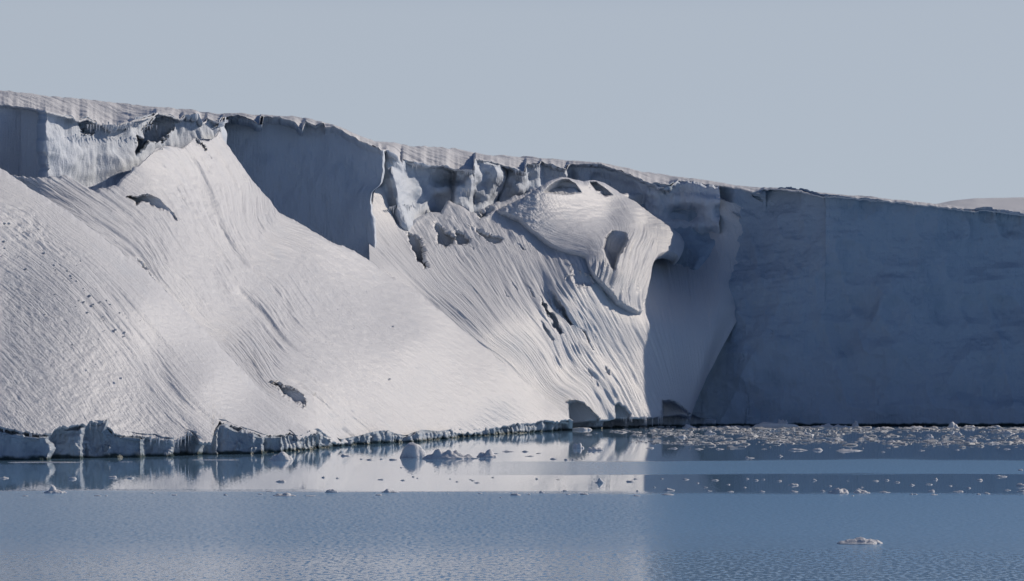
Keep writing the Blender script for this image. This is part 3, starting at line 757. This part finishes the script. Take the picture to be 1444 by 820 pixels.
place('bergy_bit', 1343, 604.5, 19, 9.5, 'tilted angular block standing up from the brash by the wall', 'ice block', seed=45, rough=.2, lumps=[(-.1, 0, .6, 1.0), (.4, 0, .5, .7)], **big)
place('bergy_bit', 971, 603.5, 18, 5, 'small blue block at the corner where slope and wall meet', 'ice block', seed=46, **big)
for i, (x, y, w_, h_) in enumerate([(1372, 604, 26, 4), (1405, 604, 24, 4), (1290, 604, 30, 3), (1245, 605, 26, 3), (1030, 605, 24, 4), (1370, 622.5, 15, 5), (1262, 625, 22, 4), (1310, 617, 12, 5), (1002, 612, 16, 5), (1060, 616, 18, 4), (1140, 614, 14, 5), (1350, 614, 14, 5), (1420, 612, 22, 5), (1180, 621, 18, 4), (1220, 618, 16, 4), (1100, 624, 16, 4), (960, 617, 18, 4), (1330, 626, 20, 3), (1400, 626, 24, 3)]):
    place('ice_lump', x, y, w_, h_, 'larger lump standing out of the field of brash ice below the shaded wall', 'ice block', 'lumps in the brash ice', seed=60 + i, na=30, nr=10, rough=.3)
for i, (x, y, w_) in enumerate([(62, 652.6, 112), (303, 649.2, 64), (177, 651.8, 17), (560, 622.5, 20), (628, 619.5, 20)]):
    place('ice_sheet', x, y, w_, .8, 'thin strip of skim ice lying along the waterline of the ice foot', 'ice floe', 'skim ice along the ice foot', seed=90 + i, ratio=.12, na=60, nr=8, rough=.1, lumps=[(0, 0, 2, 1)])
CALM = [(6, 675, 13, 3), (102, 676, 12, 3.5), (158, 674, 13, 3), (184, 675, 11, 3), (314, 674, 4, 2), (396, 680, 15, 3.5), (456, 674, 5, 2.5), (476, 675, 5, 2), (537, 677, 8, 2), (568, 678, 7, 2), (583, 673, 5, 2), (589, 675, 3, 1.5), (488, 643.5, 14, 3.5), (522, 649, 9, 2), (510, 648, 5, 1.5), (538, 648, 5, 2), (555, 649, 13, 2.5), (566, 660, 4, 1.5),
        (635, 676, 3, 1.5), (645, 680, 5, 1.5), (664, 677, 5, 1.5), (667, 678.5, 6, 1.5), (673, 681.5, 9, 2), (695, 674, 4, 1.5), (717, 637.5, 16, 2.5), (741, 637.5, 10, 2.5), (747, 644, 12, 1.5), (760, 640, 8, 1.3), (781, 648, 11, 2.5), (799, 649, 7, 2.5), (808, 649, 5, 2), (757, 676, 4, 2), (787, 677, 5, 1), (889, 680, 11, 2.5), (897, 676, 6, 1.5), (916, 632.5, 12, 2), (700, 640, 7, 1.2)]
EDGEF = [(36, 700, 8, 1.6), (138, 700, 11, 1.6), (150, 700, 3, 2), (215, 696, 6, 1.5), (246, 699, 7, 1.5), (318, 699, 5, 3), (367, 697.5, 7, 1.5), (382, 693.5, 14, 1.5), (438, 700, 15, 1.2), (534, 699, 9, 2), (631, 696, 3, 1), (677, 696.5, 6, 1.2), (706, 702, 3, 1.5), (727, 699, 14, 3.5), (746, 698, 5, 1.5), (764, 695, 8, 3), (797, 693, 7, 2.5), (824, 698, 12, 3), (801, 698, 6, 1.5), (898, 700, 9, 1.5), (899, 693, 5, 2), (942, 698.6, 17, 2.5), (944, 692, 15, 4),
         (1202, 700, 5, 1.5), (1248, 695, 14, 2.5), (1285, 698, 6, 2), (1291, 698, 5, 2), (1317, 698.5, 10, 2), (1313, 694, 10, 4), (1351, 694, 14, 2), (1392, 697, 8, 3), (1380, 698, 6, 2), (1440, 694, 12, 3), (1421, 692, 9, 2), (1000, 693, 8, 2), (1030, 694, 9, 1.5), (1075, 694, 8, 2), (1120, 694, 10, 2), (1160, 693, 7, 2)]
SHADE = [(1119, 685, 15, 3.5), (1412, 673, 16, 3), (1439, 664, 6, 3), (1440, 686, 14, 5), (1265, 681, 8, 2), (1250, 678, 8, 2.5), (1235, 679, 9, 2), (1285, 685, 8, 2.5), (1310, 684, 10, 2), (1319, 677, 6, 4), (1381, 678, 9, 3), (1148, 678, 7, 3), (1099, 679, 7, 2), (1076, 677, 6, 2), (1066, 678, 7, 2), (1054, 676, 5, 2), (1195, 679, 5, 1.5), (967, 677, 9, 2), (1008, 678, 10, 2), (933, 676, 5, 2), (923, 688, 3, 2), (983, 682, 5, 1.5), (1027, 684, 5, 1.5), (1340, 686, 5, 1.5), (1366, 689, 6, 2), (1215, 688, 5, 1.5), (1170, 686, 5, 2), (995, 688, 6, 1.5), (1050, 688, 5, 1.5)]
STRIP = [(1100, 644, 7, 3), (1057, 646.5, 12, 2.5), (1126, 635.5, 26, 3), (1153, 635.5, 14, 4), (1197, 636.5, 34, 4), (1015, 634, 12, 2), (1300, 636, 8, 1.5), (1350, 635, 6, 1.5), (1420, 634, 9, 1.5), (1245, 638, 6, 1.5), (985, 634, 14, 2), (950, 633, 12, 2)]
for lst, nm, lab, grp, sd in ((CALM, 'ice_floe', 'little dark-fronted floe on the calm mirror of the lit slope', 'small floes on the calm water', 200),
                              (EDGEF, 'ice_floe', 'little floe caught along the line where the ripples begin', 'small floes along the ripple line', 300),
                              (SHADE, 'ice_floe', 'little pale floe on the dark reflection of the shaded wall', 'small floes on the dark reflection', 400),
                              (STRIP, 'ice_floe', 'little floe adrift just off the outer edge of the brash ice', 'small floes off the brash', 500)):
    for i, (x, y, w_, h_) in enumerate(lst):
        rq = np.random.RandomState(sd + i)
        place(nm, x, y, w_, h_ * .85, lab, 'ice floe', grp, seed=sd + i, na=20, nr=7, ratio=.8, lumps=[(rq.uniform(-.3, .3), 0, rq.uniform(.8, 1.3), rq.uniform(.5, .8)), (rq.uniform(-.6, .6), 0, rq.uniform(.35, .7), 1.0)])

# brash ice: thousands of fragments nobody could count
rs = np.random.RandomState(77)
n = 17000
bx = rs.uniform(800, 1800, n); by = rs.uniform(601.6, 634, n)
dens = np.zeros(n)
dens = np.maximum(dens, np.exp(-((by - 604.5) / 2.2) ** 2) * sstep(880, 960, bx))
dens = np.maximum(dens, .9 * np.exp(-((by - 611 - .5 * noise(bx * .02, bx * 0, 3)) / 4.0) ** 2) * sstep(900, 950, bx) * sstep(1240, 1080, bx))
dens = np.maximum(dens, .9 * np.exp(-((by - 625 - 2 * noise(bx * .008, bx * 0, 4)) / 2.6) ** 2) * sstep(870, 960, bx))
dens = np.maximum(dens, .8 * np.exp(-((by - 618) / 4.0) ** 2) * sstep(950, 1000, bx) * (.35 + .65 * sstep(1300, 1100, bx)))
dens = np.maximum(dens, .55 * np.exp(-((by - 608.5) / 1.6) ** 2) * sstep(845, 880, bx))
dens = np.maximum(dens, .06 * sstep(820, 900, bx)) * sstep(636, 630, by)
dens = dens * sstep(-.45, .35, noise(bx * .03, by * .5, 12) + .2)
keep = rs.rand(n) < dens
bx, by = bx[keep], by[keep]
V = np.array([(-1, -1, -.6), (1, -1, -.6), (1, 1, -.6), (-1, 1, -.6), (-.8, -.8, .5), (.8, -.8, .5), (.8, .8, .5), (-.8, .8, .5), (0, 0, .9)], float)
Fq = [(0, 1, 5, 4), (1, 2, 6, 5), (2, 3, 7, 6), (3, 0, 4, 7)]; Ft = [(4, 5, 8), (5, 6, 8), (6, 7, 8), (7, 4, 8)]
vs = []; fs = []
for i in range(len(bx)):
    Yd = F * CAMH / (by[i] - HY)
    sz = min(.06 + .15 * rs.exponential(1.0), .9)
    j = V * (1 + .35 * rs.uniform(-1, 1, V.shape)) * np.array([sz * rs.uniform(.7, 1.5), sz * rs.uniform(.7, 1.3), min(sz * rs.uniform(.3, .7), .3)])
    a = rs.uniform(0, 6.28); c_, s_ = math.cos(a), math.sin(a)
    q = np.stack([j[:, 0] * c_ - j[:, 1] * s_ + (bx[i] - CX) / F * Yd, j[:, 0] * s_ + j[:, 1] * c_ + Yd, j[:, 2]], -1)
    b0 = len(vs) * 9 if False else i * 9
    vs.append(q); fs += [tuple(b0 + k for k in f) for f in Fq + Ft]
me = bpy.data.meshes.new('brash_ice')
me.from_pydata(np.concatenate(vs).tolist(), [], fs); me.update()
me.materials.append(M_brash)
o = bpy.data.objects.new('brash_ice', me); o['kind'] = 'stuff'; o['label'] = 'field of small broken brash ice along the foot of the shaded wall'; o['category'] = 'brash ice'
col.objects.link(o)

# crumbs of snow that rolled down the slopes
rc = np.random.RandomState(31)
pts = []
for _ in range(260):
    if rc.rand() < .4:                                  # the rubble trail across the near slope
        u = rc.rand() ** 1.3; x = 2 + 190 * u + rc.normal(0, 14); y = 318 + 165 * u ** 1.1 + rc.normal(0, 14) - .1 * x * 0
        fn = Y0; ok = y > lobe0_top(x) + 14
    elif rc.rand() < .6:
        x = rc.uniform(120, 560); y = rc.uniform(280, 560); fn = Y1; ok = y > lobe1_top(x) + 14 and y > lobe0_top(x) + 4 if x < 447 else y > lobe1_top(x) + 14
    else:
        x = rc.uniform(10, 400); y = rc.uniform(330, 600); fn = Y0; ok = x < 440 and y > lobe0_top(x) + 16
    if ok and y < EDGE(x) - 12:
        pts.append((x, y, float(fn(x, y)), min(.025 + .04 * rc.exponential(), .16)))
vs = []; fs = []
for i, (x, y, Yd, sz) in enumerate(pts):
    j = V * (1 + .4 * rc.uniform(-1, 1, V.shape)) * sz * np.array([1.1, 1, .9])
    vs.append(j + world(x, y, Yd - .05)); fs += [tuple(i * 9 + k for k in f) for f in Fq + Ft]
me = bpy.data.meshes.new('snow_rubble')
me.from_pydata(np.concatenate(vs).tolist(), [], fs); me.update(); me.materials.append(M_slope)
o = bpy.data.objects.new('snow_rubble', me); o['kind'] = 'stuff'; o['label'] = 'small crumbs of snow scattered down the lit slopes'; o['category'] = 'snow rubble'
col.objects.link(o)
